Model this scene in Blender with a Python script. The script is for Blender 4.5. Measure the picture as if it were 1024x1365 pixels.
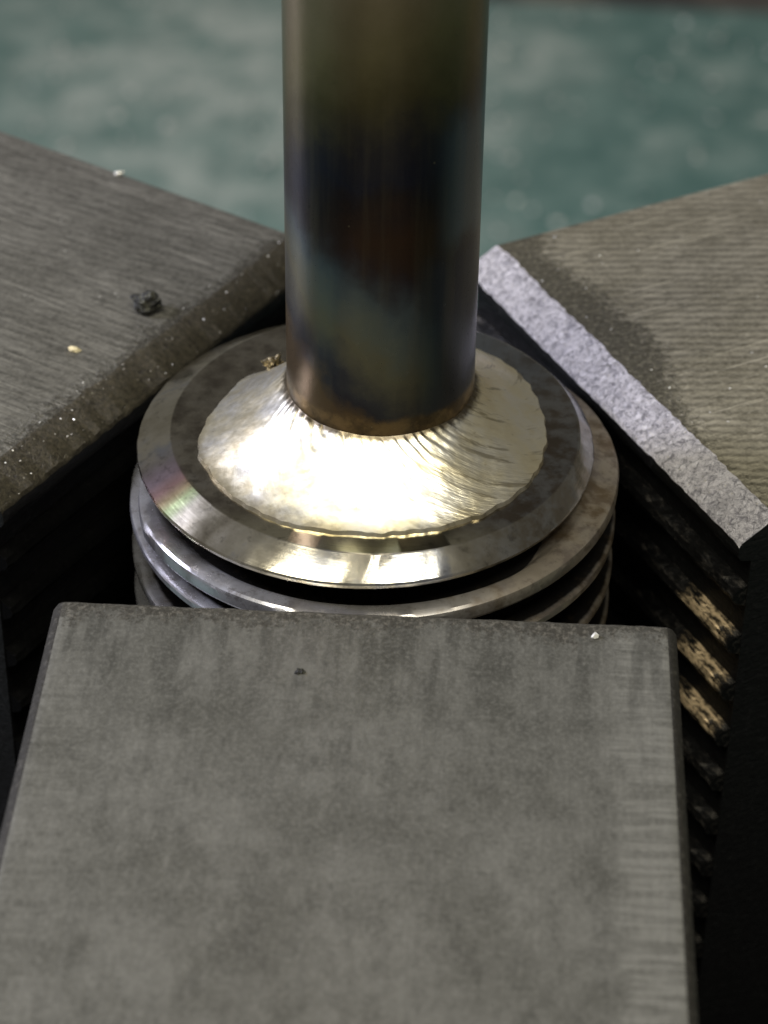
# Stem brazed to a threaded fitting, held in a three-jaw chuck.  1 Blender unit = 1 cm.
import bpy, bmesh, math, random
from mathutils import Vector, Matrix, noise as mnoise
random.seed(4)
for _o in list(bpy.data.objects):
    bpy.data.objects.remove(_o)
sc = bpy.context.scene
sc.unit_settings.system = 'METRIC'
sc.unit_settings.scale_length = 0.01
C = sc.collection
PI = math.pi

# ------------------------------------------------------------------ camera
cam_d = bpy.data.cameras.new('camera')
cam = bpy.data.objects.new('camera', cam_d)
C.objects.link(cam)
_r = Vector((0.9966618, 0.08083616, 0.01143527))
_u = Vector((-0.05821419, 0.6054617, 0.79374255))
_f = Vector((-0.05723948, 0.79175858, -0.60814636))
m3 = Matrix((_r, _u, -_f)).transposed()
cam.matrix_world = Matrix.Translation((0.868499609, -11.609332743, 8.430999195)) @ m3.to_4x4()
cam_d.sensor_fit = 'VERTICAL'
cam_d.sensor_height = 24.0
cam_d.lens = 24.0 * 3486.297 / 1365.0
cam_d.clip_start = 0.5
cam_d.clip_end = 2000
cam_d.dof.use_dof = True
cam_d.dof.focus_distance = 13.6
cam_d.dof.aperture_fstop = cam_d.lens * 0.001 / 0.15    # opening of 1.5 mm (0.15 units)
sc.camera = cam

# ------------------------------------------------------------------ light
w = bpy.data.worlds.new('World')
sc.world = w
w.use_nodes = True
bg = w.node_tree.nodes['Background']
bg.inputs[0].default_value = (1.0, 0.975, 0.91, 1)
bg.inputs[1].default_value = 0.15

def lamp(name, loc, target, sx, sy, power, col, rz=0):
    d = bpy.data.lights.new(name, 'AREA')
    d.shape = 'RECTANGLE'
    d.size, d.size_y, d.energy, d.color = sx, sy, power, col
    o = bpy.data.objects.new(name, d)
    C.objects.link(o)
    o.location = loc
    q = (Vector(target) - Vector(loc)).to_track_quat('-Z', 'Y')
    o.rotation_euler = q.to_euler()
    return o
WARM = (1.0, 0.95, 0.80)
COOL = (0.79, 0.80, 1.0)
lamp('overhead_lamp', (-16.5, -14, 40), (0, 0, 0), 7, 14, 7000, WARM)
lamp('overhead_lamp', (-9.5, -14, 41), (0, 0, 0), 3.2, 14, 3500, WARM)
lamp('overhead_lamp', (9.0, -14, 40), (0, 0, 0), 10, 14, 6800, WARM)
lamp('side_lamp', (-34, 6, 22), (0, 0, 0), 7, 7, 20000, COOL)

sc.view_settings.view_transform = 'Standard'
sc.view_settings.look = 'None'
sc.view_settings.exposure = 0.10
sc.view_settings.gamma = 1.0
sc.view_settings.use_curve_mapping = False
sc.cycles.use_denoising = True
sc.cycles.max_bounces = 6
sc.cycles.sample_clamp_indirect = 6.0

# ------------------------------------------------------------------ helpers
class G:
    """tiny node-graph helper"""
    def __init__(s, name):
        s.m = bpy.data.materials.new(name)
        s.m.use_nodes = True
        s.t = s.m.node_tree
        s.p = s.t.nodes['Principled BSDF']
        s.obj = s.n('ShaderNodeTexCoord').outputs['Object']
    def n(s, typ, **kw):
        nd = s.t.nodes.new(typ)
        for k, v in kw.items():
            setattr(nd, k, v)
        return nd
    def put(s, sock, v):
        if hasattr(v, 'is_output') or isinstance(v, bpy.types.NodeSocket):
            s.t.links.new(v, sock)
        elif v is not None:
            if isinstance(v, (tuple, list)) and len(v) == 3 and sock.type == 'RGBA':
                v = (*v, 1)
            sock.default_value = v
    def math(s, op, a, b=None, c=None, clamp=False):
        nd = s.n('ShaderNodeMath', operation=op, use_clamp=clamp)
        for i, v in enumerate((a, b, c)):
            if v is not None:
                s.put(nd.inputs[i], v)
        return nd.outputs[0]
    def add(s, a, b): return s.math('ADD', a, b)
    def sub(s, a, b): return s.math('SUBTRACT', a, b)
    def mul(s, a, b): return s.math('MULTIPLY', a, b)
    def smooth(s, v, lo, hi, a=0.0, b=1.0):
        nd = s.n('ShaderNodeMapRange', interpolation_type='SMOOTHSTEP')
        for i, x in enumerate((v, lo, hi, a, b)):
            s.put(nd.inputs[i], x)
        return nd.outputs[0]
    def xyz(s, v=None):
        nd = s.n('ShaderNodeSeparateXYZ')
        s.put(nd.inputs[0], v if v is not None else s.obj)
        return nd.outputs
    def comb(s, x, y, z):
        nd = s.n('ShaderNodeCombineXYZ')
        for i, v in enumerate((x, y, z)):
            s.put(nd.inputs[i], v)
        return nd.outputs[0]
    def map(s, scale=(1, 1, 1), rot=(0, 0, 0), loc=(0, 0, 0), v=None):
        nd = s.n('ShaderNodeMapping')
        s.put(nd.inputs[0], v if v is not None else s.obj)
        nd.inputs[1].default_value = loc
        nd.inputs[2].default_value = rot
        nd.inputs[3].default_value = scale
        return nd.outputs[0]
    def noise(s, scale, detail=3, rough=0.55, v=None, dist=0.0, color=False):
        nd = s.n('ShaderNodeTexNoise')
        s.put(nd.inputs['Vector'], v if v is not None else s.obj)
        nd.inputs['Scale'].default_value = scale
        nd.inputs['Detail'].default_value = detail
        nd.inputs['Roughness'].default_value = rough
        nd.inputs['Distortion'].default_value = dist
        return nd.outputs[1 if color else 0]
    def voro(s, scale, v=None, feature='F1', out=0):
        nd = s.n('ShaderNodeTexVoronoi', feature=feature)
        s.put(nd.inputs['Vector'], v if v is not None else s.obj)
        nd.inputs['Scale'].default_value = scale
        return nd.outputs[out]
    def ramp(s, fac, stops, interp='LINEAR'):
        nd = s.n('ShaderNodeValToRGB')
        cr = nd.color_ramp
        cr.interpolation = interp
        while len(cr.elements) < len(stops):
            cr.elements.new(0.5)
        for e, (p, c) in zip(cr.elements, stops):
            e.position = p
            e.color = (*c, 1) if len(c) == 3 else c
        s.put(nd.inputs[0], fac)
        return nd.outputs[0]
    def mix(s, fac, a, b, mode='MIX'):
        nd = s.n('ShaderNodeMix', data_type='RGBA', blend_type=mode)
        s.put(nd.inputs[0], fac)
        s.put(nd.inputs[6], a)
        s.put(nd.inputs[7], b)
        return nd.outputs[2]
    def bump(s, h, strength=1.0, dist=0.01, prev=None):
        nd = s.n('ShaderNodeBump')
        nd.inputs['Strength'].default_value = strength
        nd.inputs['Distance'].default_value = dist
        s.put(nd.inputs['Height'], h)
        if prev is not None:
            s.put(nd.inputs['Normal'], prev)
        return nd.outputs[0]
    def out(s, base=None, metal=None, rough=None, normal=None, spec=None, aniso=None, tangent=None):
        for k, v in (('Base Color', base), ('Metallic', metal), ('Roughness', rough), ('Normal', normal),
                     ('Specular IOR Level', spec), ('Anisotropic', aniso), ('Tangent', tangent)):
            if v is not None:
                s.put(s.p.inputs[k], v)
        return s.m

def link(name, me, mats, parent=None, smooth=False, angle=None):
    o = bpy.data.objects.new(name, me)
    C.objects.link(o)
    for m in (mats if isinstance(mats, (list, tuple)) else [mats]):
        if m.name not in [x.name for x in me.materials if x]:
            me.materials.append(m)
    if smooth:
        me.polygons.foreach_set('use_smooth', [True] * len(me.polygons))
        if angle:
            me.set_sharp_from_angle(angle=angle)
    if parent:
        o.parent = parent
    return o

def mesh_bm(name, bm):
    bmesh.ops.recalc_face_normals(bm, faces=bm.faces[:])
    me = bpy.data.meshes.new(name)
    bm.to_mesh(me)
    bm.free()
    return me

def empty(name, loc, rz=0.0):
    o = bpy.data.objects.new(name, None)
    C.objects.link(o)
    o.location = loc
    o.rotation_euler = (0, 0, rz)
    o.empty_display_size = 0.5
    return o

def tag(o, label=None, cat=None, group=None, kind=None):
    for k, v in (('label', label), ('category', cat), ('group', group), ('kind', kind)):
        if v:
            o[k] = v
    return o

def nz(x, y, z=0.0):
    return mnoise.noise(Vector((x, y, z)))

def lathe(name, prof, seg=256, wob=None, cap=False):
    """revolve (r, z) profile; wob(a, i) -> (dx, dy, dr, dz)"""
    vs, fs = [], []
    n = len(prof)
    for k in range(seg):
        a = 2 * PI * k / seg
        for i, (r, z) in enumerate(prof):
            dx = dy = dr = dz = 0
            if wob:
                dx, dy, dr, dz = wob(a, i)
            vs.append(((r + dr) * math.cos(a) + dx, (r + dr) * math.sin(a) + dy, z + dz))
    for k in range(seg):
        k2 = (k + 1) % seg
        for i in range(n - 1):
            fs.append((k * n + i, k2 * n + i, k2 * n + i + 1, k * n + i + 1))
    me = bpy.data.meshes.new(name)
    me.from_pydata(vs, [], fs)
    me.update()
    if cap:
        bm = bmesh.new()
        bm.from_mesh(me)
        bmesh.ops.holes_fill(bm, edges=[e for e in bm.edges if e.is_boundary], sides=0)
        me2 = mesh_bm(name, bm)
        return me2
    bm = bmesh.new()
    bm.from_mesh(me)
    return mesh_bm(name, bm)

# ------------------------------------------------------------------ materials
def jaw_material(name, line_rot, base_a, base_b, stain_w, stain_amp, stain_col, seed, line_amt=0.5, blotch=0.0, v_fade=None, wave=1.0, mo=1.0):
    """ground steel top: fine parallel grinding lines, oily gritty border along the tip"""
    g = G(name)
    sh = g.map(loc=(seed * 3.1, seed * 1.7, 0))
    x, y, z = g.xyz()
    lv = g.map(rot=(0, 0, line_rot), loc=(seed, 0, 0))
    wv = g.n('ShaderNodeTexWave', wave_type='BANDS', bands_direction='Y', wave_profile='SIN')
    g.put(wv.inputs['Vector'], lv)
    for k, v in (('Scale', 4.6), ('Distortion', 3.0), ('Detail', 3.0), ('Detail Scale', 0.5)):
        wv.inputs[k].default_value = v
    lines = g.add(g.mul(wv.outputs[1], 0.45 * wave), g.mul(g.noise(1.0, 4, 0.7, g.map(scale=(1.1, 30, 1), rot=(0, 0, line_rot), loc=(seed, 0, 0))), 1 - 0.45 * wave))
    lines2 = g.noise(1.0, 3, 0.6, g.map(scale=(4, 9, 1), rot=(0, 0, line_rot + 0.05), loc=(seed, 5, 0)))
    cloud = g.noise(1.8, 5, 0.65, sh)
    mott = g.noise(9.0, 5, 0.8, sh, dist=0.3)
    fine = g.noise(40, 3, 0.7, sh)
    col = g.mix(g.smooth(cloud, 0.30, 0.70), base_a, base_b)
    col = g.mix(g.smooth(mott, 0.45, 0.70, 0, 0.75 * mo), col, tuple(c * 0.5 for c in base_a))
    col = g.mix(g.smooth(mott, 0.45, 0.27, 0, 0.7 * mo), col, tuple(c * 1.4 for c in base_b))
    if blotch:
        bl = g.noise(6.5, 5, 0.75, g.map(scale=(0.6, 1, 1), loc=(seed * 2, 0, 0)))
        col = g.mix(g.mul(g.smooth(bl, 0.47, 0.68), blotch), col, tuple(c * 0.5 for c in base_a))
        col = g.mix(g.mul(g.smooth(bl, 0.45, 0.30), blotch), col, tuple(c * 1.25 for c in base_b))
        # worn side borders with cross lines
        ed = g.add(g.math('ABSOLUTE', y), g.mul(g.sub(g.noise(5, 3, 0.6, sh), 0.5), 0.25))
        edge = g.smooth(ed, 1.20, 1.32)
        cross = g.noise(1.0, 3, 0.65, g.map(scale=(24, 1.6, 1), loc=(0, seed, 0)))
        col = g.mix(g.mul(edge, g.mul(g.smooth(y, -1.0, 1.0, 0.35, 1.0), g.smooth(cross, 0.38, 0.62, 0.1, 0.7))), col, tuple(min(1, c * 1.45) for c in base_b))
        # streaks running back from the tip
        st = g.noise(1.0, 3, 0.6, g.map(scale=(1.4, 7, 1), loc=(seed, 3, 0)))
        col = g.mix(g.mul(g.smooth(x, 1.5, 0.2), g.smooth(st, 0.44, 0.64, 0, 0.65)), col, tuple(c * 0.5 for c in base_a))
    col = g.mix(g.smooth(lines, 0.40, 0.66, 0.0, line_amt), col, tuple(c * 0.42 for c in base_a))
    col = g.mix(g.smooth(fine, 0.4, 0.75, 0.0, 0.35), col, tuple(min(1, c * 1.5) for c in base_b))
    # single long bright scratches along the grinding direction
    scr = g.noise(1.0, 1, 0.5, g.map(scale=(0.9, 60, 1), rot=(0, 0, line_rot), loc=(seed + 3, 1, 0)))
    if not blotch:
        col = g.mix(g.smooth(scr, 0.66, 0.74, 0, 0.6), col, tuple(min(1, c * 2.0) for c in base_b))
    # gritty oily border along the tip edge
    thr = g.add(g.mul(g.sub(g.noise(1.9, 2, 0.5, sh), 0.5), stain_amp), stain_w)
    if v_fade:
        thr = g.mul(thr, g.smooth(y, v_fade[0], v_fade[1], 0.45, 1.0))
    edge_n = g.noise(16, 4, 0.8, sh)
    st = g.smooth(g.sub(g.add(thr, g.mul(g.sub(edge_n, 0.5), 0.55)), x), -0.08, 0.07)
    dcol = g.mix(g.smooth(g.noise(30, 4, 0.75, sh), 0.46, 0.66), stain_col, tuple(min(1, c * 3.0 + 0.02) for c in stain_col))
    col = g.mix(g.mul(st, 0.9), col, dcol)
    # sparse pale specks
    sp = g.smooth(g.voro(5.5, sh), 0.05, 0.03)
    col = g.mix(sp if not blotch else 0.0, col, (0.5, 0.49, 0.45))
    rough = g.add(g.mul(fine, 0.25), g.add(0.30, g.mul(st, 0.10)))
    h = g.add(g.mul(lines, 1.3 if not blotch else 0.25), g.add(g.mul(lines2, 0.6 if not blotch else 0.2), g.mul(fine, 0.35)))
    h = g.add(h, g.mul(g.mul(g.noise(40, 3, 0.8, sh), st), 1.1 if not blotch else 0.4))
    nrm = g.bump(h, 0.6, 0.010)
    return g.out(col, 0.5, rough, nrm)

def grit_material(name, dark, light, seed, sparkle=0.6, bd=0.02, gs=36, metal=0.75, lo=0.3, hi=0.7):
    """coarse, granular abraded steel of the chamfers"""
    g = G(name)
    sh = g.map(loc=(seed, seed * 2, 0))
    a = g.noise(gs, 5, 0.85, sh, dist=0.6)
    b = g.noise(90, 3, 0.7, sh)
    c = g.noise(3.5, 4, 0.6, sh)
    col = g.mix(g.smooth(a, lo, hi), dark, light)
    col = g.mix(g.smooth(c, 0.55, 0.75, 0, 0.5), col, tuple(x * 0.5 for x in dark))
    sp = g.smooth(g.voro(16, sh), 0.13, 0.08)
    col = g.mix(g.mul(sp, sparkle), col, (0.85, 0.8, 0.62))
    h = g.add(g.mul(a, 1.0), g.mul(b, 0.4))
    return g.out(col, metal, g.add(0.28, g.mul(a, 0.3)), g.bump(h, 1.0, bd))

def black_material(name, base, rough=0.45, scratches=True, metal=0.3):
    g = G(name)
    a = g.noise(26, 4, 0.7)
    s = g.noise(1.0, 3, 0.6, g.map(scale=(14, 3, 40)))
    col = g.mix(g.smooth(a, 0.5, 0.8), base, tuple(c * 3.0 for c in base))
    return g.out(col, metal, g.add(rough, g.mul(a, 0.2)), g.bump(g.add(a, s), 0.7, 0.012), spec=0.3)

MAT = {}
MAT['black'] = black_material('black_oxide', (0.006, 0.006, 0.006))
MAT['brown'] = black_material('brown_steel', (0.034, 0.032, 0.027), 0.5, metal=0.4)
MAT['ridge'] = None
def ridge_material(name, glints):
    g = G(name)
    x, y, z = g.xyz()
    a = g.noise(7, 4, 0.75, g.map(scale=(3, 1.0, 3)))
    b = g.noise(45, 3, 0.75, g.map(scale=(1, 0.35, 1)))
    col = g.mix(g.smooth(a, 0.5, 0.7), (0.008, 0.008, 0.008), (0.06, 0.055, 0.048))
    if glints:            # light glints painted in as gold patches near the corner
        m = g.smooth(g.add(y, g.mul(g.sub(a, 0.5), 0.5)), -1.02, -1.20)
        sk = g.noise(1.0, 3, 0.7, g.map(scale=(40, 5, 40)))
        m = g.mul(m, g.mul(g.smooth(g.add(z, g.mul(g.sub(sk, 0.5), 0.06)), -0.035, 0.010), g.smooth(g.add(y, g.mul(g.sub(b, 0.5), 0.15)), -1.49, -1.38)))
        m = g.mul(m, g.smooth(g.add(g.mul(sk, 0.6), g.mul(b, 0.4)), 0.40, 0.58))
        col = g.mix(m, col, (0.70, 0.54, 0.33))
    return g.out(col, 0.6, g.add(0.35, g.mul(b, 0.25)), g.bump(g.add(a, g.mul(b, 0.7)), 0.8, 0.010), spec=0.15)
MAT['ridge'] = ridge_material('ridge_steel', False)
MAT['ridge_glint'] = ridge_material('ridge_steel_glint', True)
MAT['ridge_shaded'] = black_material('ridge_shaded', (0.002, 0.002, 0.002), 0.75, metal=0.0)  # darker copy for the other jaws' ridges, their shade painted in
MAT['ridge_shaded'].node_tree.nodes['Principled BSDF'].inputs['Specular IOR Level'].default_value = 0.04

MAT['jaw_l'] = jaw_material('ground_steel_left', math.radians(-14), (0.142, 0.137, 0.118), (0.222, 0.215, 0.188), 0.27, 0.26, (0.032, 0.029, 0.021), 1.0, 0.7, wave=0.22)
MAT['jaw_r'] = jaw_material('ground_steel_right', math.radians(27), (0.20, 0.183, 0.130), (0.32, 0.296, 0.225), 0.50, 0.34, (0.040, 0.036, 0.023), 2.0, 0.8, wave=0.5, v_fade=(-1.0, 0.2))
MAT['jaw_f'] = jaw_material('ground_steel_front', math.radians(0), (0.114, 0.112, 0.094), (0.190, 0.187, 0.162), 0.20, 0.45, (0.05, 0.046, 0.036), 3.0, 0.10, blotch=0.42, wave=0.0, mo=0.45)
MAT['grit_l'] = grit_material('grit_left', (0.026, 0.023, 0.016), (0.105, 0.092, 0.062), 1.0, 0.15, 0.010)  # shaded copy of the chamfer steel, dimness painted into the colour
MAT['grit_r'] = grit_material('grit_right', (0.30, 0.29, 0.33), (0.97, 0.94, 0.98), 2.0, 0.3, 0.040, 28, metal=0.45, lo=0.36, hi=0.58)  # lit copy of the chamfer steel, lamp brightness painted into the colour
MAT['grit_f'] = grit_material('grit_front', (0.09, 0.085, 0.068), (0.20, 0.19, 0.16), 3.0, 0.1, 0.006)

# turned steel of flange and thread : heat tints + fine turning marks
def turned_material(name, tints, dark, rough0, metal=1.0, seed=0.0, streak=1.0, rainbow=False, groove=False):
    g = G(name)
    x, y, z = g.xyz()
    ang = g.math('ARCTAN2', y, x)
    r = g.math('SQRT', g.add(g.mul(x, x), g.mul(y, y)))
    cyl = g.comb(g.math('COSINE', ang), g.math('SINE', ang), g.mul(r, 0.35))
    n1 = g.noise(2.2, 4, 0.6, g.map(loc=(seed, seed, 0), v=cyl))
    n2 = g.noise(7.0, 4, 0.65, g.map(loc=(seed, 2, 0)))
    col = g.ramp(g.add(g.mul(n1, 0.75), g.mul(n2, 0.25)), tints)
    if rainbow:        # oxide colours in a narrow sector of the bevel
        t = g.math('DIVIDE', g.add(ang, math.radians(180 - 18)), math.radians(20), clamp=True)
        rb = g.ramp(t, [(0.0, (0.42, 0.38, 0.42)), (0.35, (0.55, 0.42, 0.50)), (0.55, (0.80, 0.50, 0.50)), (0.72, (0.85, 0.68, 0.40)), (0.86, (0.62, 0.75, 0.38)), (1.0, (0.40, 0.42, 0.28))])
        mk = g.mul(g.smooth(ang, math.radians(-168), math.radians(-158)), g.smooth(ang, math.radians(-140), math.radians(-143)))
        mk = g.mul(mk, g.smooth(r, 1.11, 1.14))
        col = g.mix(g.mul(mk, 0.9), col, rb)
    if rainbow:        # the flat ring is oxidised darker and browner than the turned bevel
        ox = g.mix(g.smooth(g.add(g.mul(n1, 0.5), g.mul(n2, 0.5)), 0.38, 0.62), (0.11, 0.09, 0.072), (0.36, 0.325, 0.26))
        ox = g.mix(g.mul(g.smooth(ang, 0.25, 0.7), g.smooth(ang, 1.7, 1.2)), ox, (0.20, 0.225, 0.25))
        ox = g.mix(g.smooth(y, -0.75, -1.0, 0, 0.75), ox, (0.50, 0.46, 0.32))  # olive reflection painted onto the front of the flat ring
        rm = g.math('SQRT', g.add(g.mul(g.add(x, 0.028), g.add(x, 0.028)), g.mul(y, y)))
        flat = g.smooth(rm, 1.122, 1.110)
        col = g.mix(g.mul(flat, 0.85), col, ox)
    if groove:         # shade of the thread grooves painted in as black
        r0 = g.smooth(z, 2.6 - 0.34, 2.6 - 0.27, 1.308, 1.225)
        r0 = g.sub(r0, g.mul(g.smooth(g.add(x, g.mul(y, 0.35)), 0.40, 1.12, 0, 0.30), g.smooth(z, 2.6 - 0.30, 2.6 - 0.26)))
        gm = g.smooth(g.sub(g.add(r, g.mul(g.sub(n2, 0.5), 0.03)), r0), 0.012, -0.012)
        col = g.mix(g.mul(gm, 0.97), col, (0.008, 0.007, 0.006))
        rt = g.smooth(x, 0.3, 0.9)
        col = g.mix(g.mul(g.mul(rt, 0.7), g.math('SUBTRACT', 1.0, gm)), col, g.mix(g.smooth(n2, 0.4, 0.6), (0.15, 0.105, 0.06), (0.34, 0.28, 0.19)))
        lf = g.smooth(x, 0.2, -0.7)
        col = g.mix(g.mul(lf, g.mul(0.6, g.math('SUBTRACT', 1.0, gm))), col, g.mix(g.smooth(n1, 0.42, 0.6), (0.22, 0.22, 0.24), (0.66, 0.68, 0.76)))  # blue-white glints painted into the left of the thread
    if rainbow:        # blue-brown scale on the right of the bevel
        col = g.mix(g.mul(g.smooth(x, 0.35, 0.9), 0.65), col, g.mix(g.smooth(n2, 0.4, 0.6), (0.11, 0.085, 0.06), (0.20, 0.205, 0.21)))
    dirt = g.smooth(g.noise(13, 4, 0.7, g.map(loc=(seed, 7, 0))), 0.52, 0.75, 0, 0.55)
    col = g.mix(dirt, col, dark)
    turn = g.noise(1.0, 2, 0.6, g.comb(g.mul(r, 75), g.mul(z, 40), g.mul(ang, 0.6)))
    sp = g.noise(45, 3, 0.7)
    h = g.add(g.mul(turn, 0.6 * streak), g.mul(sp, 0.35))
    tg = g.n('ShaderNodeTangent', direction_type='RADIAL', axis='Z')
    rough = g.add(rough0, g.mul(g.noise(8, 3, 0.6), 0.14))
    if groove:
        rough = g.add(rough, g.smooth(x, 0.1, 0.8, 0.0, 0.22))
    g.p.inputs['Anisotropic Rotation'].default_value = 0.25
    return g.out(col, metal, rough, g.bump(h, 0.25, 0.003), aniso=0.55, tangent=tg.outputs[0])

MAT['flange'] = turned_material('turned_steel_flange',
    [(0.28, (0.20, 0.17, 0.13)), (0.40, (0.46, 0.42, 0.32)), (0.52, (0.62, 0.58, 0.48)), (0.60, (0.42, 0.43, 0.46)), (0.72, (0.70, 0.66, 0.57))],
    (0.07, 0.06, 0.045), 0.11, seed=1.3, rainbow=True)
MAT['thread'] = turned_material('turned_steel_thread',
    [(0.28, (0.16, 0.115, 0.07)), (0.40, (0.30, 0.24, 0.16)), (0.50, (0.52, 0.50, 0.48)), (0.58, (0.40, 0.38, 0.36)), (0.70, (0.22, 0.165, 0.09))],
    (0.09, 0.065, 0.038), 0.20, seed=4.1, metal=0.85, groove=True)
MAT['core'] = black_material('dark_core', (0.006, 0.006, 0.007), 0.3, metal=0.5)  # near-black colour stands in for the shadow behind the thread

# brass / silver braze puddle
g = G('braze_metal')
x, y, z = g.xyz()
n1 = g.noise(3.2, 4, 0.6)
n2 = g.noise(24, 4, 0.65)
ang = g.math('ARCTAN2', y, x)
rr = g.math('SQRT', g.add(g.mul(x, x), g.mul(y, y)))
rad = g.noise(1.0, 4, 0.65, g.comb(g.mul(g.sub(ang, g.add(g.mul(rr, 0.7), g.mul(g.mul(rr, rr), 0.5))), 10), g.mul(rr, 3.5), 0.0))
col = g.ramp(n1, [(0.3, (0.80, 0.68, 0.42)), (0.48, (0.92, 0.85, 0.64)), (0.62, (0.90, 0.88, 0.80)), (0.75, (0.84, 0.76, 0.54))])
flux = g.smooth(g.noise(8, 5, 0.7), 0.62, 0.74, 0, 0.7)
col = g.mix(flux, col, (0.30, 0.24, 0.13))
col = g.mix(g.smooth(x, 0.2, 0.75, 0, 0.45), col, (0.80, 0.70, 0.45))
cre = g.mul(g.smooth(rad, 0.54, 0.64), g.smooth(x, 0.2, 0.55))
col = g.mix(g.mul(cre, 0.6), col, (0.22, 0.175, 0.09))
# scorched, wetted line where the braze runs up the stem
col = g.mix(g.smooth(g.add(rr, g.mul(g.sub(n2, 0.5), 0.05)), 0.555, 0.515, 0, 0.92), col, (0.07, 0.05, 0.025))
# oxide skin at the toe
toe = g.smooth(g.add(rr, g.mul(g.sub(g.noise(10, 4, 0.7), 0.5), 0.30)), 0.93, 1.03, 0, 0.5)
col = g.mix(toe, col, (0.42, 0.35, 0.2))
side = g.smooth(x, 0.15, 0.6, 0.12, 2.0)
h = g.add(g.mul(g.mul(rad, side), 1.2), g.mul(n2, 0.18))
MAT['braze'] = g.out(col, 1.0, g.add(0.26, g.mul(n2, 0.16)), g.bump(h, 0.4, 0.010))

# heat-tinted stem
g = G('heat_tinted_stem')
x, y, z = g.xyz()
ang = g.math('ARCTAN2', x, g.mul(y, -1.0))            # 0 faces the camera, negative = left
d1 = g.sub(g.noise(1.5, 4, 0.6, g.map(scale=(1, 1, 0.7), loc=(2, 0, 0))), 0.5)
d2 = g.sub(g.noise(6, 4, 0.65), 0.5)
# the tint fronts climb towards the left
zz = g.add(z, g.add(g.mul(d1, 0.75), g.mul(d2, 0.22)))
zl = g.add(zz, g.mul(ang, 0.30))
K = 1 / 3.4
low = g.ramp(g.mul(zl, K), [
    (0.00, (0.11, 0.075, 0.040)), (0.14, (0.11, 0.075, 0.040)), (0.175, (0.035, 0.036, 0.045)), (0.195, (0.05, 0.052, 0.058)),
    (0.245, (0.135, 0.13, 0.085)), (0.29, (0.115, 0.13, 0.11)), (0.345, (0.075, 0.10, 0.112)), (0.41, (0.022, 0.028, 0.045)),
    (0.46, (0.020, 0.015, 0.015)), (0.60, (0.016, 0.014, 0.020)), (1.0, (0.03, 0.03, 0.04))])
up = g.ramp(g.mul(g.sub(zz, g.mul(ang, 0.16)), K), [
    (0.0, (0.03, 0.02, 0.02)), (0.34, (0.028, 0.016, 0.011)), (0.45, (0.038, 0.020, 0.011)), (0.52, (0.020, 0.015, 0.015)),
    (0.56, (0.016, 0.017, 0.028)), (0.60, (0.026, 0.025, 0.028)), (0.67, (0.080, 0.070, 0.032)), (0.76, (0.16, 0.14, 0.070)), (1.0, (0.30, 0.25, 0.17))])
col = g.mix(g.smooth(zl, 1.05, 1.55), low, up)
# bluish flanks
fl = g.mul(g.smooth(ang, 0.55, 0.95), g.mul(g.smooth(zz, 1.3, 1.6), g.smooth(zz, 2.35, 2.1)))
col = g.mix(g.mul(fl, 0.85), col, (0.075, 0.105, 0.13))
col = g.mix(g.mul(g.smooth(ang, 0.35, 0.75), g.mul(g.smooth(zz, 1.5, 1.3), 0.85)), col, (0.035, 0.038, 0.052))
ring = g.smooth(g.add(z, g.mul(d2, 0.10)), 0.53, 0.47)
col = g.mix(ring, col, g.mix(g.smooth(g.noise(7, 4, 0.6), 0.4, 0.65), (0.085, 0.06, 0.033), (0.22, 0.15, 0.07)))
vl = g.noise(1.0, 3, 0.6, g.comb(g.mul(ang, 4), 0.0, g.mul(z, 0.5)))
col = g.mix(g.smooth(vl, 0.45, 0.7, 0, 0.35), col, g.mix(0.5, col, (0.16, 0.14, 0.09)))
fine = g.noise(70, 3, 0.7)
sp = g.smooth(g.voro(5.0), 0.035, 0.02, 0.0, 0.4)
col = g.mix(sp, col, (0.28, 0.24, 0.15))
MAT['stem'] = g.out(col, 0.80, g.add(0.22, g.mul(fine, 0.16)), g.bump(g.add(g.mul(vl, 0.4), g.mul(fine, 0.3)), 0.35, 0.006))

# green painted bench top
g = G('green_bench_paint')
x, y, z = g.xyz()
n1 = g.noise(0.22, 5, 0.65, g.map(loc=(3.0, 1.0, 0)), dist=0.4)
n2 = g.noise(0.9, 5, 0.7)
n3 = g.noise(2.6, 3, 0.7)
col = g.mix(g.smooth(n2, 0.3, 0.7), (0.085, 0.170, 0.146), (0.145, 0.250, 0.215))
px = g.mul(g.add(x, 5.5), 0.125)
py = g.mul(g.sub(y, 42.0), 0.11)
patch = g.math('SQRT', g.add(g.mul(px, px), g.mul(py, py)))       # pale dust patch
dust = g.smooth(g.add(patch, g.mul(g.sub(n1, 0.5), 2.2)), 1.15, 0.25)
dust = g.mul(dust, g.smooth(g.noise(0.55, 4, 0.7, g.map(loc=(9, 4, 0))), 0.36, 0.62, 0.25, 1.0))
dust = g.math('MAXIMUM', g.mul(dust, 0.9), g.smooth(g.add(g.mul(n1, 0.55), g.mul(n2, 0.45)), 0.50, 0.68, 0, 0.45))
col = g.mix(g.mul(dust, g.smooth(n3, 0.25, 0.6, 0.6, 1.0)), col, (0.50, 0.55, 0.48))
MAT['bench'] = g.out(col, 0.0, 0.6, g.bump(g.noise(6, 3), 0.4, 0.05))
g = G('backdrop_paint')
x, y, z = g.xyz()
MAT['wall'] = g.out(g.mix(g.smooth(g.noise(0.12, 2, v=g.map(loc=(1, 0, 0))), 0.4, 0.6), (0.33, 0.29, 0.24), (0.12, 0.11, 0.11)), 0.0, 0.8)
g = G('brass_swarf')
MAT['brass'] = g.out(g.mix(g.noise(30), (0.75, 0.55, 0.22), (0.95, 0.85, 0.55)), 1.0, 0.18)
g = G('pale_gold')
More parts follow.
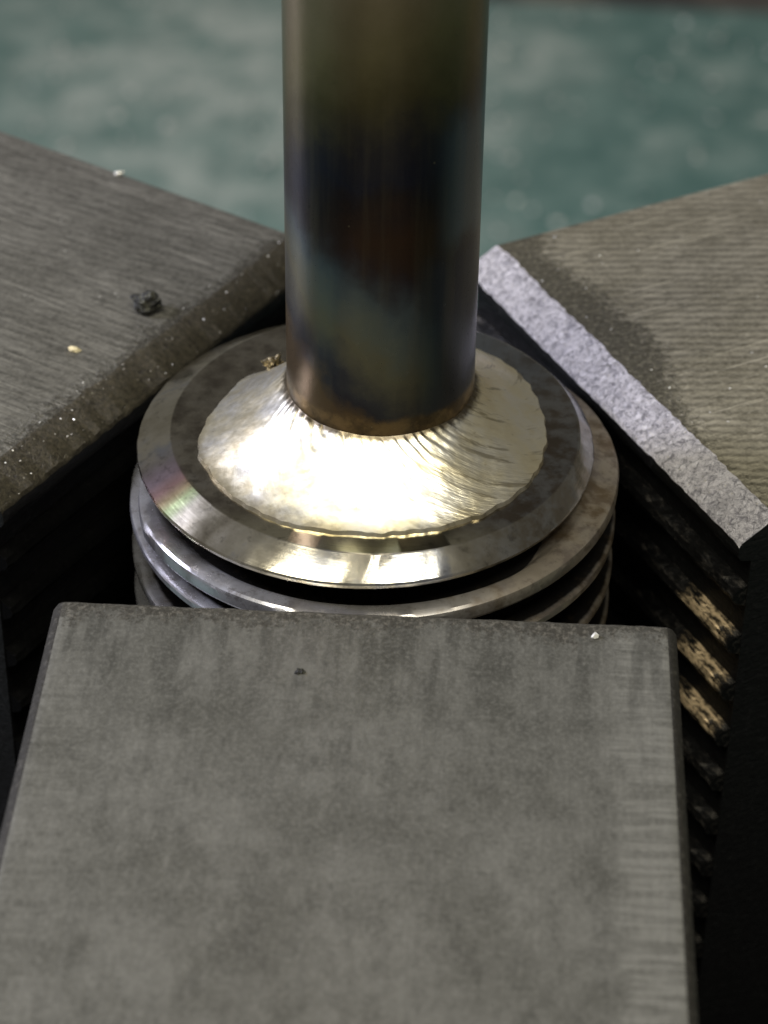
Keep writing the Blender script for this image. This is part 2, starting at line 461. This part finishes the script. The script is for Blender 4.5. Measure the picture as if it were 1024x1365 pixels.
MAT['gold'] = g.out(g.mix(g.noise(40), (0.75, 0.60, 0.30), (0.95, 0.88, 0.62)), 0.25, 0.3)
g = G('bright_swarf')
MAT['bright'] = g.out(g.mix(g.noise(30), (0.75, 0.75, 0.70), (0.95, 0.93, 0.85)), 0.4, 0.3)
g = G('flux_crust')
MAT['crust'] = g.out(g.mix(g.smooth(g.noise(20, 4, 0.8), 0.42, 0.62), (0.035, 0.028, 0.018), (0.55, 0.46, 0.28)), 0.7, 0.3, g.bump(g.noise(30, 3, 0.8), 1.0, 0.02))
g = G('dark_crumb')
MAT['crumb'] = g.out(g.mix(g.smooth(g.noise(22, 4, 0.7), 0.45, 0.65), (0.012, 0.012, 0.010), (0.10, 0.10, 0.075)), 0.3, 0.5, g.bump(g.noise(40, 3, 0.7), 1.0, 0.02))

# ------------------------------------------------------------------ setting
def slab(name, x0, x1, y0, y1, z0, z1, mat, bev=0.0):
    bm = bmesh.new()
    bmesh.ops.create_cube(bm, size=1)
    for v in bm.verts:
        v.co = Vector(((x0, x1)[v.co.x > 0], (y0, y1)[v.co.y > 0], (z0, z1)[v.co.z > 0]))
    if bev:
        bmesh.ops.bevel(bm, geom=bm.edges[:], offset=bev, segments=2, affect='EDGES')
    return link(name, mesh_bm(name, bm), mat)

ZB = -20.0
tag(slab('bench_top', -90, 90, -25, 46.0, ZB - 2, ZB, MAT['bench'], 0.2), kind='structure')
tag(slab('floor', -300, 300, -100, 500, ZB - 32, ZB - 30, MAT['wall']), kind='structure')

# ------------------------------------------------------------------ chuck
PSI = 0.029
chuck = empty('lathe_chuck', (0, 0, ZB))
tag(chuck, 'black round chuck body in deep shadow beneath the three jaws', 'chuck')
ZF = -4.6
body_prof = [(1.9, ZF), (6.3, ZF), (6.5, ZF - 0.2), (6.5, ZF - 5.0), (6.3, ZF - 5.2), (5.0, ZF - 5.3), (5.0, ZB + 2.0), (7.0, ZB + 1.8), (7.0, ZB), (1.9, ZB)]
bo = link('chuck_body', lathe('chuck_body', [(r, z - ZB) for r, z in body_prof + body_prof[:1]], 96), MAT['black'], chuck, True, 0.5)

W = 3.052
CA, CB = 0.205, 0.121
TEETH = 11
PITCH = 0.345

def tooth_mesh():
    """one horizontal gripping ridge: abraded, slightly ragged bar along the tip width"""
    nseg, prof = 60, [(0.10, 0.085), (0.0, 0.055), (-0.055, 0.03), (-0.075, -0.005), (-0.06, -0.04), (0.0, -0.075), (0.10, -0.095)]
    vs, fs = [], []
    for i in range(nseg + 1):
        y = -W / 2 + 0.004 + (W - 0.008) * i / nseg
        for j, (x, z) in enumerate(prof):
            d = 0.008 * nz(y * 9, j * 3.1) + 0.005 * nz(y * 27, j * 5.3, 2)
            k = 1 if 0 < j < len(prof) - 1 else 0
            vs.append((x + d * k, y, z + 0.012 * nz(y * 14, j * 2.2, 7) * k))
    n = len(prof)
    for i in range(nseg):
        for j in range(n - 1):
            fs.append((i * n + j, i * n + j + 1, (i + 1) * n + j + 1, (i + 1) * n + j))
    fs.append(tuple(range(n)))
    fs.append(tuple(range(nseg * n + n - 1, nseg * n - 1, -1)))
    me = bpy.data.meshes.new('ridge')
    me.from_pydata(vs, [], fs)
    bm = bmesh.new()
    bm.from_mesh(me)
    return mesh_bm('ridge', bm)
TOOTH = tooth_mesh()

def make_jaw(ang, rtip, ca, length, top, grit, label, seed):
    a = ang + PSI
    root = empty('chuck_jaw', (rtip * math.cos(a), rtip * math.sin(a), 0), a)
    tag(root, label, 'chuck jaw', 'three chuck jaws gripping the fitting')
    cb = CB
    front = seed == 40.0
    h = W / 2 + (0.050 if front else 0)
    hw = W / 2
    rim = [(0.0, 0.003), (0.024, 0.014), (0.050, 0.050)] if front else [(-0.018, 0.002), (-0.006, 0.009), (0.0, 0.022)]
    ys = [(-hw - d, q) for d, q in reversed(rim)] + [(-hw + 0.03 + (2 * hw - 0.06) * i / 90, 0.0) for i in range(91)] + [(hw + d, q) for d, q in rim]
    # profile in (x, z): top, chamfer, lip, tip face, bottom, back
    e = 0.012
    prof = [(length, 0), (ca + e, 0), (ca - e * 0.8, -e * 0.7), (e, -cb + e), (0, -cb - e), (0, -0.20), (0.02, -0.235), (0.09, -0.26),
            (0.09, ZF + 0.02), (length, ZF + 0.02)]
    bm = bmesh.new()
    ny = len(ys) - 1
    grid = []
    for i in range(ny + 1):
        y, drop = ys[i]
        row = []
        for j, (x, z) in enumerate(prof):
            dx = dz = 0
            if 1 <= j <= 2:      # worn upper chamfer edge
                kk = 0.35 if seed == 40.0 else 1.0
                dx = kk * (0.020 * nz(y * 5, seed) + 0.016 * nz(y * 19, seed + 4))
            elif 3 <= j <= 4:    # nicked lower edge
                dx = 0.012 * abs(nz(y * 7, seed + 9)) + 0.010 * abs(nz(y * 23, seed + 2))
                dz = 0.010 * nz(y * 13, seed + 6)
            elif j in (5, 6):
                dz = 0.02 * nz(y * 4, seed + 3)
            if j <= 4:
                dz -= drop * (1 if j <= 2 else 0.5)
            row.append(bm.verts.new((x + dx, y, z + dz)))
        grid.append(row)
    for i in range(ny):
        for j in range(len(prof) - 1):
            f = bm.faces.new((grid[i][j], grid[i][j + 1], grid[i + 1][j + 1], grid[i + 1][j]))
            outer = front and not 2 <= i <= ny - 3
            f.material_index = 2 if outer else 0 if j == 0 else 1 if j in (1, 2, 3) else 2
        f = bm.faces.new((grid[i][-1], grid[i][0], grid[i + 1][0], grid[i + 1][-1]))
        f.material_index = 2
    for row in (grid[0], grid[-1]):
        f = bm.faces.new(row)
        f.material_index = 2
    bmesh.ops.recalc_face_normals(bm, faces=bm.faces[:])
    bo = link('jaw_body', mesh_bm('jaw_body', bm), [top, grit, MAT['brown'] if front else MAT['black']], root, True, 0.6)  # sides take darker steel, their shade painted into the colour
    for k in range(TEETH):
        t = bpy.data.objects.new('ridge', TOOTH)
        C.objects.link(t)
        if not TOOTH.materials:
            TOOTH.materials.append(MAT['ridge'])
        t.parent = root
        t.material_slots[0].link = 'OBJECT'
        t.material_slots[0].material = (MAT['ridge_glint'] if k in (1, 2, 3) else MAT['ridge']) if seed == 20.0 else MAT['ridge_shaded']
        t.location = (0.075, 0, -0.49 - PITCH * k)
    return root

jaw_left = make_jaw(PI * 5 / 6, 1.419, CA, 5.2, MAT['jaw_l'], MAT['grit_l'], 'grey ground steel jaw at left with dark gritty tip and loose chips on top', 1.0)
jaw_right = make_jaw(PI / 6, 1.3655, CA, 5.2, MAT['jaw_r'], MAT['grit_r'], 'olive grey steel jaw at right with bright silvery chamfered tip', 20.0)
jaw_front = make_jaw(-PI / 2, 1.385, 0.105, 5.2, MAT['jaw_f'], MAT['grit_f'], 'broad blotchy grey steel jaw in the foreground, nearest the camera', 40.0)

# ------------------------------------------------------------------ the brazed fitting
fit = empty('threaded_fitting', (0, 0, -2.6))
tag(fit, 'round threaded steel fitting with heat tinted stem brazed upright in its centre', 'fitting')
FZ = 2.6                     # local z of world 0
RS = 0.5066
stem_prof = [(RS, FZ - 0.2)] + [(RS, FZ + 0.1 + 0.15 * i) for i in range(60)]
st = link('stem', lathe('stem', [(r, z - FZ) for r, z in stem_prof], 160, cap=True), MAT['stem'], fit, True, 0.7)
st.location = (0, 0, FZ)

# flange : flat ring, bevel, thin edge, undercut
O1 = Vector((-0.078, -0.008))
RB, ZT = 1.125, 0.098
def fl_wob(a, i):
    if i <= 3:
        k = 1 - i / 3
        return (-0.028, 0.0, 0.004 * nz(math.cos(a) * 6, math.sin(a) * 6, i), 0)
    j = 0.004 * nz(math.cos(a) * 14, math.sin(a) * 14, 3)
    return (O1.x, O1.y, j, j * 0.5)
prof = [(0.45, ZT), (0.9, ZT), (RB - 0.012, ZT), (RB, ZT - 0.004), (1.2538 - 0.006, 0.006), (1.2538, -0.006), (1.245, -0.03), (1.14, -0.06), (1.0, -0.14), (0.5, -0.15)]
link('flange', lathe('flange', [(r, z + FZ) for r, z in prof], 320, fl_wob), MAT['flange'], fit, True, 0.35)

# core below the flange
prof = [(0.4, -0.12), (1.0, -0.12), (1.0, -0.5), (1.0, -2.6), (0.4, -2.6), (0.4, -0.12)]
link('core', lathe('core', [(r, z + FZ) for r, z in prof], 128), MAT['core'], fit, True, 0.6)

# thread crest swept along a path that opens up from a closed first turn
def thread_z(t):                     # t in degrees from 180 (left), descending
    pts = [(180, 0.0), (360, 0.012), (430, -0.03), (480, -0.08), (540, -0.135), (720, -0.285), (900, -0.425)]
    if t >= 900:
        return -0.425 - (t - 900) / 360 * 0.28
    for (a0, z0), (a1, z1) in zip(pts, pts[1:]):
        if a0 <= t <= a1:
            k = (t - a0) / (a1 - a0)
            return z0 + (z1 - z0) * k
    return 0.0
crest = [(0.98, -0.030), (1.19, -0.012), (1.235, 0.030), (1.265, 0.040), (1.330, 0.037), (1.346, 0.028), (1.352, 0.012), (1.352, -0.040), (1.342, -0.058), (1.20, -0.062), (0.98, -0.055)]
vs, fs = [], []
N = 1500
t0, t1 = 120, 180 + 360 * 6
nc = len(crest)
for i in range(N + 1):
    t = t0 + (t1 - t0) * i / N
    z = thread_z(max(t, 180)) - 0.185 + 0.022 * math.cos(math.radians(t))
    for s in (-6, -3, 3, 6):         # soften the kinks
        z += 0
    a = math.radians(t)
    fade = min(1, i / 60)
    for j, (r, dz) in enumerate(crest):
        rr_ = 0.98 + (r - 0.98) * (0.15 + 0.85 * fade)
        d = 0.0035 * nz(math.cos(a) * 7 + t * 0.01, math.sin(a) * 7, j)
        if j < 4 and t < 470:      # flank climbs to the flange on the right-hand side
            azr = (t - 360 + 180) % 360 - 180
            dz += (0.13, 0.10, 0.03, 0.005)[j] * max(0, min(1, (70 - abs(azr - 22)) / 45))
        dz *= 1.0 if t < 470 else max(0.62, 1 - (t - 470) / 250)
        vs.append(((rr_ + d) * math.cos(a) - 0.032, (rr_ + d) * math.sin(a) - 0.006, FZ + z + dz + d))
for i in range(N):
    for j in range(nc - 1):
        fs.append((i * nc + j, (i + 1) * nc + j, (i + 1) * nc + j + 1, i * nc + j + 1))
fs.append(tuple(range(nc)))
fs.append(tuple(range(N * nc, N * nc + nc)))
me = bpy.data.meshes.new('thread')
me.from_pydata(vs, [], fs)
bm = bmesh.new()
bm.from_mesh(me)
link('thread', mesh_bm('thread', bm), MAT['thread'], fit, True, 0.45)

# braze puddle : outline read off by azimuth, concave cone up to the stem, ripples round the stem
OUT = [(351.0, 9.2), (15.4, 9.08), (34.1, 9.34), (49.1, 9.43), (58.9, 9.32), (80, 8.6), (110, 7.6), (144.1, 7.4), (147.5, 8.75), (168.5, 8.94), (182.7, 9.52), (194.8, 10.09),
       (206.4, 10.31), (217.2, 10.2), (229.3, 10.3), (240.9, 10.3), (255.0, 10.0), (273.2, 9.76), (289.4, 9.72), (307.2, 9.74), (324.0, 9.58), (339.1, 9.49)]
OUT = sorted(((a if a < 350 else a - 360), r / 10) for a, r in OUT)
OUT = [(OUT[-1][0] - 360, OUT[-1][1])] + OUT + [(OUT[0][0] + 360, OUT[0][1])]
def outline(a):
    return sum(outline_raw(a + d) * w_ for d, w_ in ((-9, 1), (-6, 2), (-3, 3), (0, 4), (3, 3), (6, 2), (9, 1))) / 16
def outline_raw(a):
    a = a % 360
    if a > OUT[-1][0]:
        a -= 360
    for (a0, r0), (a1, r1) in zip(OUT, OUT[1:]):
        if a0 <= a <= a1:
            k = (a - a0) / (a1 - a0)
            return r0 + (r1 - r0) * k
    return 0.95
SEG, NR = 540, 44
vs, fs = [], []
for k in range(SEG):
    adeg = 360 * k / SEG
    a = math.radians(adeg)
    R0 = outline(adeg)
    R1 = R0 + 0.012 * nz(math.cos(a) * 9, math.sin(a) * 9) + 0.011 * nz(math.cos(a) * 15, math.sin(a) * 15, 3) + 0.003 * nz(math.cos(a) * 37, math.sin(a) * 37, 5)
    for i in range(NR + 1):
        s = i / NR
        r = (RS - 0.012) + (R1 - RS + 0.012) * s
        q = min(1.0, (r - RS) / max(R0 - RS, 1e-3))
        z = 0.118 + 0.282 * max(0, 1 - q) ** 1.22
        # short overlapping ripples round the stem, swept sideways with radius, uneven in spacing and reach
        ph = (a - 1.3 * (r - RS) - 1.0 * (r - RS) ** 2) * 54 / (2 * PI) + 1.1 * nz(math.cos(a) * 2.2, math.sin(a) * 2.2, 5) + 0.35 * nz(math.cos(a) * 7, math.sin(a) * 7, 6)
        cell = math.floor(ph)
        saw = ph - cell
        saw = saw / 0.8 if saw < 0.8 else (1 - saw) / 0.2
        amp = 0.35 + 0.65 * (0.5 + 0.5 * math.sin(cell * 12.9898))
        reach = (0.15 + 0.19 * (0.5 + 0.5 * math.sin(cell * 78.233))) * (1.0 + 1.0 * max(0, math.cos(a - 5.9)) ** 2)
        fall = max(0.0, min(1, q / 0.05)) * max(0.0, 1 - q / reach) ** 0.7
        frontness = 0.25 + 0.75 * max(0, min(1, (0.6 - math.sin(a - 0.35)) / 1.2))
        z += 0.017 * amp * (saw - 0.4) * fall * frontness
        x, y = r * math.cos(a), r * math.sin(a)
        z += 0.012 * nz(x * 3.5, y * 3.5, 1) * min(1, 3 * (1 - q)) + 0.0025 * nz(x * 12, y * 12, 2) + 0.0007 * nz(x * 40, y * 40, 2)
        # rounded rim that wets onto the flange
        if i == NR:
            z = 0.086

        vs.append((x, y, FZ + z))
n = NR + 1
for k in range(SEG):
    k2 = (k + 1) % SEG
    for i in range(NR):
        fs.append((k * n + i, k * n + i + 1, k2 * n + i + 1, k2 * n + i))
me = bpy.data.meshes.new('braze_fillet')
me.from_pydata(vs, [], fs)
bm = bmesh.new()
bm.from_mesh(me)
o = link('braze_fillet', mesh_bm('braze_fillet', bm), MAT['braze'], fit, True, 0.7)
o['label'] = 'shiny pale gold braze puddle with ripples fanning round the stem'

# ------------------------------------------------------------------ loose chips
def rock(name, size, mat, loc, seed, squash=(1, 1, 0.7), rz=0, sub=2, rough=0.5):
    bm = bmesh.new()
    bmesh.ops.create_icosphere(bm, subdivisions=sub, radius=1)
    for v in bm.verts:
        d = 1 + rough * nz(v.co.x * 1.7 + seed, v.co.y * 1.7, v.co.z * 1.7) + 0.35 * rough * nz(v.co.x * 5 + seed, v.co.y * 5, v.co.z * 5)
        v.co = Vector((v.co.x * squash[0], v.co.y * squash[1], v.co.z * squash[2])) * d * size
    zmin = min(v.co.z for v in bm.verts)
    for v in bm.verts:
        v.co.z -= zmin
    o = link(name, mesh_bm(name, bm), mat)
    o.location = loc
    o.rotation_euler.z = rz
    return o

def on_jaw(jaw, u, v, z=0.0):
    a = jaw.rotation_euler.z
    return (jaw.location.x + u * math.cos(a) - v * math.sin(a), jaw.location.y + u * math.sin(a) + v * math.cos(a), z)

tag(rock('metal_crumb', 0.080, MAT['crumb'], on_jaw(jaw_left, 0.44, -0.335, -0.004), 3, (1.15, 0.85, 0.6), 0.2, 3, 0.55),
    'dark rough metal crumb lying on the left jaw near its tip', 'metal crumb')
tag(rock('brass_chip', 0.040, MAT['gold'], on_jaw(jaw_left, 0.53, 0.233, -0.002), 9, (1.0, 0.75, 0.5), -0.4, 1, 0.9),
    'small shiny gold chip lying on the left jaw', 'metal chip')
tag(rock('metal_chip', 0.030, MAT['bright'], on_jaw(jaw_left, 1.526, -1.49, -0.002), 14, (1.2, 0.8, 0.6), 0.3, 1, 0.8),
    'pale chip at the far edge of the left jaw', 'metal chip')
tag(rock('metal_chip', 0.020, MAT['bright'], on_jaw(jaw_front, 0.21, 1.16, -0.002), 15, (1, 0.9, 0.6), 0.3, 1, 0.8),
    'tiny bright chip on the right front corner of the foreground jaw', 'metal chip')
tag(rock('metal_crumb', 0.022, MAT['crumb'], on_jaw(jaw_front, 0.57, -0.287, -0.004), 16, (1.1, 0.8, 0.5), 0.3, 2, 0.8),
    'tiny dark speck on the foreground jaw', 'metal crumb')
tag(rock('flux_crust', 0.050, MAT['crust'], (-0.64, 0.44, 0.112), 21, (1.0, 0.7, 0.7), 0.7, 3, 1.3),
    'crumbly gold crust at the back left rim of the braze', 'flux crust')
tag(rock('flux_crust', 0.034, MAT['crust'], (-0.70, 0.08, 0.155), 25, (1.0, 0.8, 0.45), 0.2, 3, 1.3),
    'brownish crusty spot sitting on the left of the braze', 'flux crust')

def flecks(name, spots, mat, size, label, cat, parent_loc=(0, 0, 0)):
    bm = bmesh.new()
    for (x, y, z) in spots:
        s = size * random.uniform(0.4, 1.3)
        mt = Matrix.Translation((x, y, z)) @ Matrix.Rotation(random.uniform(0, 6), 4, 'Z') @ Matrix.Rotation(random.uniform(-0.8, 0.8), 4, 'X') @ Matrix.Diagonal((s, s * random.uniform(0.4, 0.9), s * 0.35, 1))
        bmesh.ops.create_icosphere(bm, subdivisions=1, radius=1, matrix=mt)
    o = link(name, mesh_bm(name, bm), mat)
    return tag(o, label, cat, kind='stuff')

sp = []
for i in range(48):
    v = random.uniform(-1.5, 1.5)
    k = random.random()
    u = CA * k + (random.uniform(0, 0.15) if random.random() < 0.4 else 0)
    z = 0.004 if u > CA else -CB + CB * u / CA + 0.008
    sp.append(on_jaw(jaw_left, u, v, z))
flecks('metal_dust', sp, MAT['bright'], 0.0065, 'glinting metal dust on the dark tip of the left jaw', 'metal dust')
sp = [on_jaw(jaw_right, random.uniform(0.25, 3.0), random.uniform(-1.5, 1.5), 0.003) for _ in range(60)]
flecks('metal_dust', sp, MAT['bright'], 0.009, 'pale metal dust scattered on the right jaw', 'metal dust')
sp = [(random.uniform(-24, 18), random.uniform(24, 45.5), ZB + 0.05) for _ in range(650)]
flecks('swarf', sp, MAT['bright'], 0.10, 'blurred bright swarf scattered over the green bench', 'swarf')
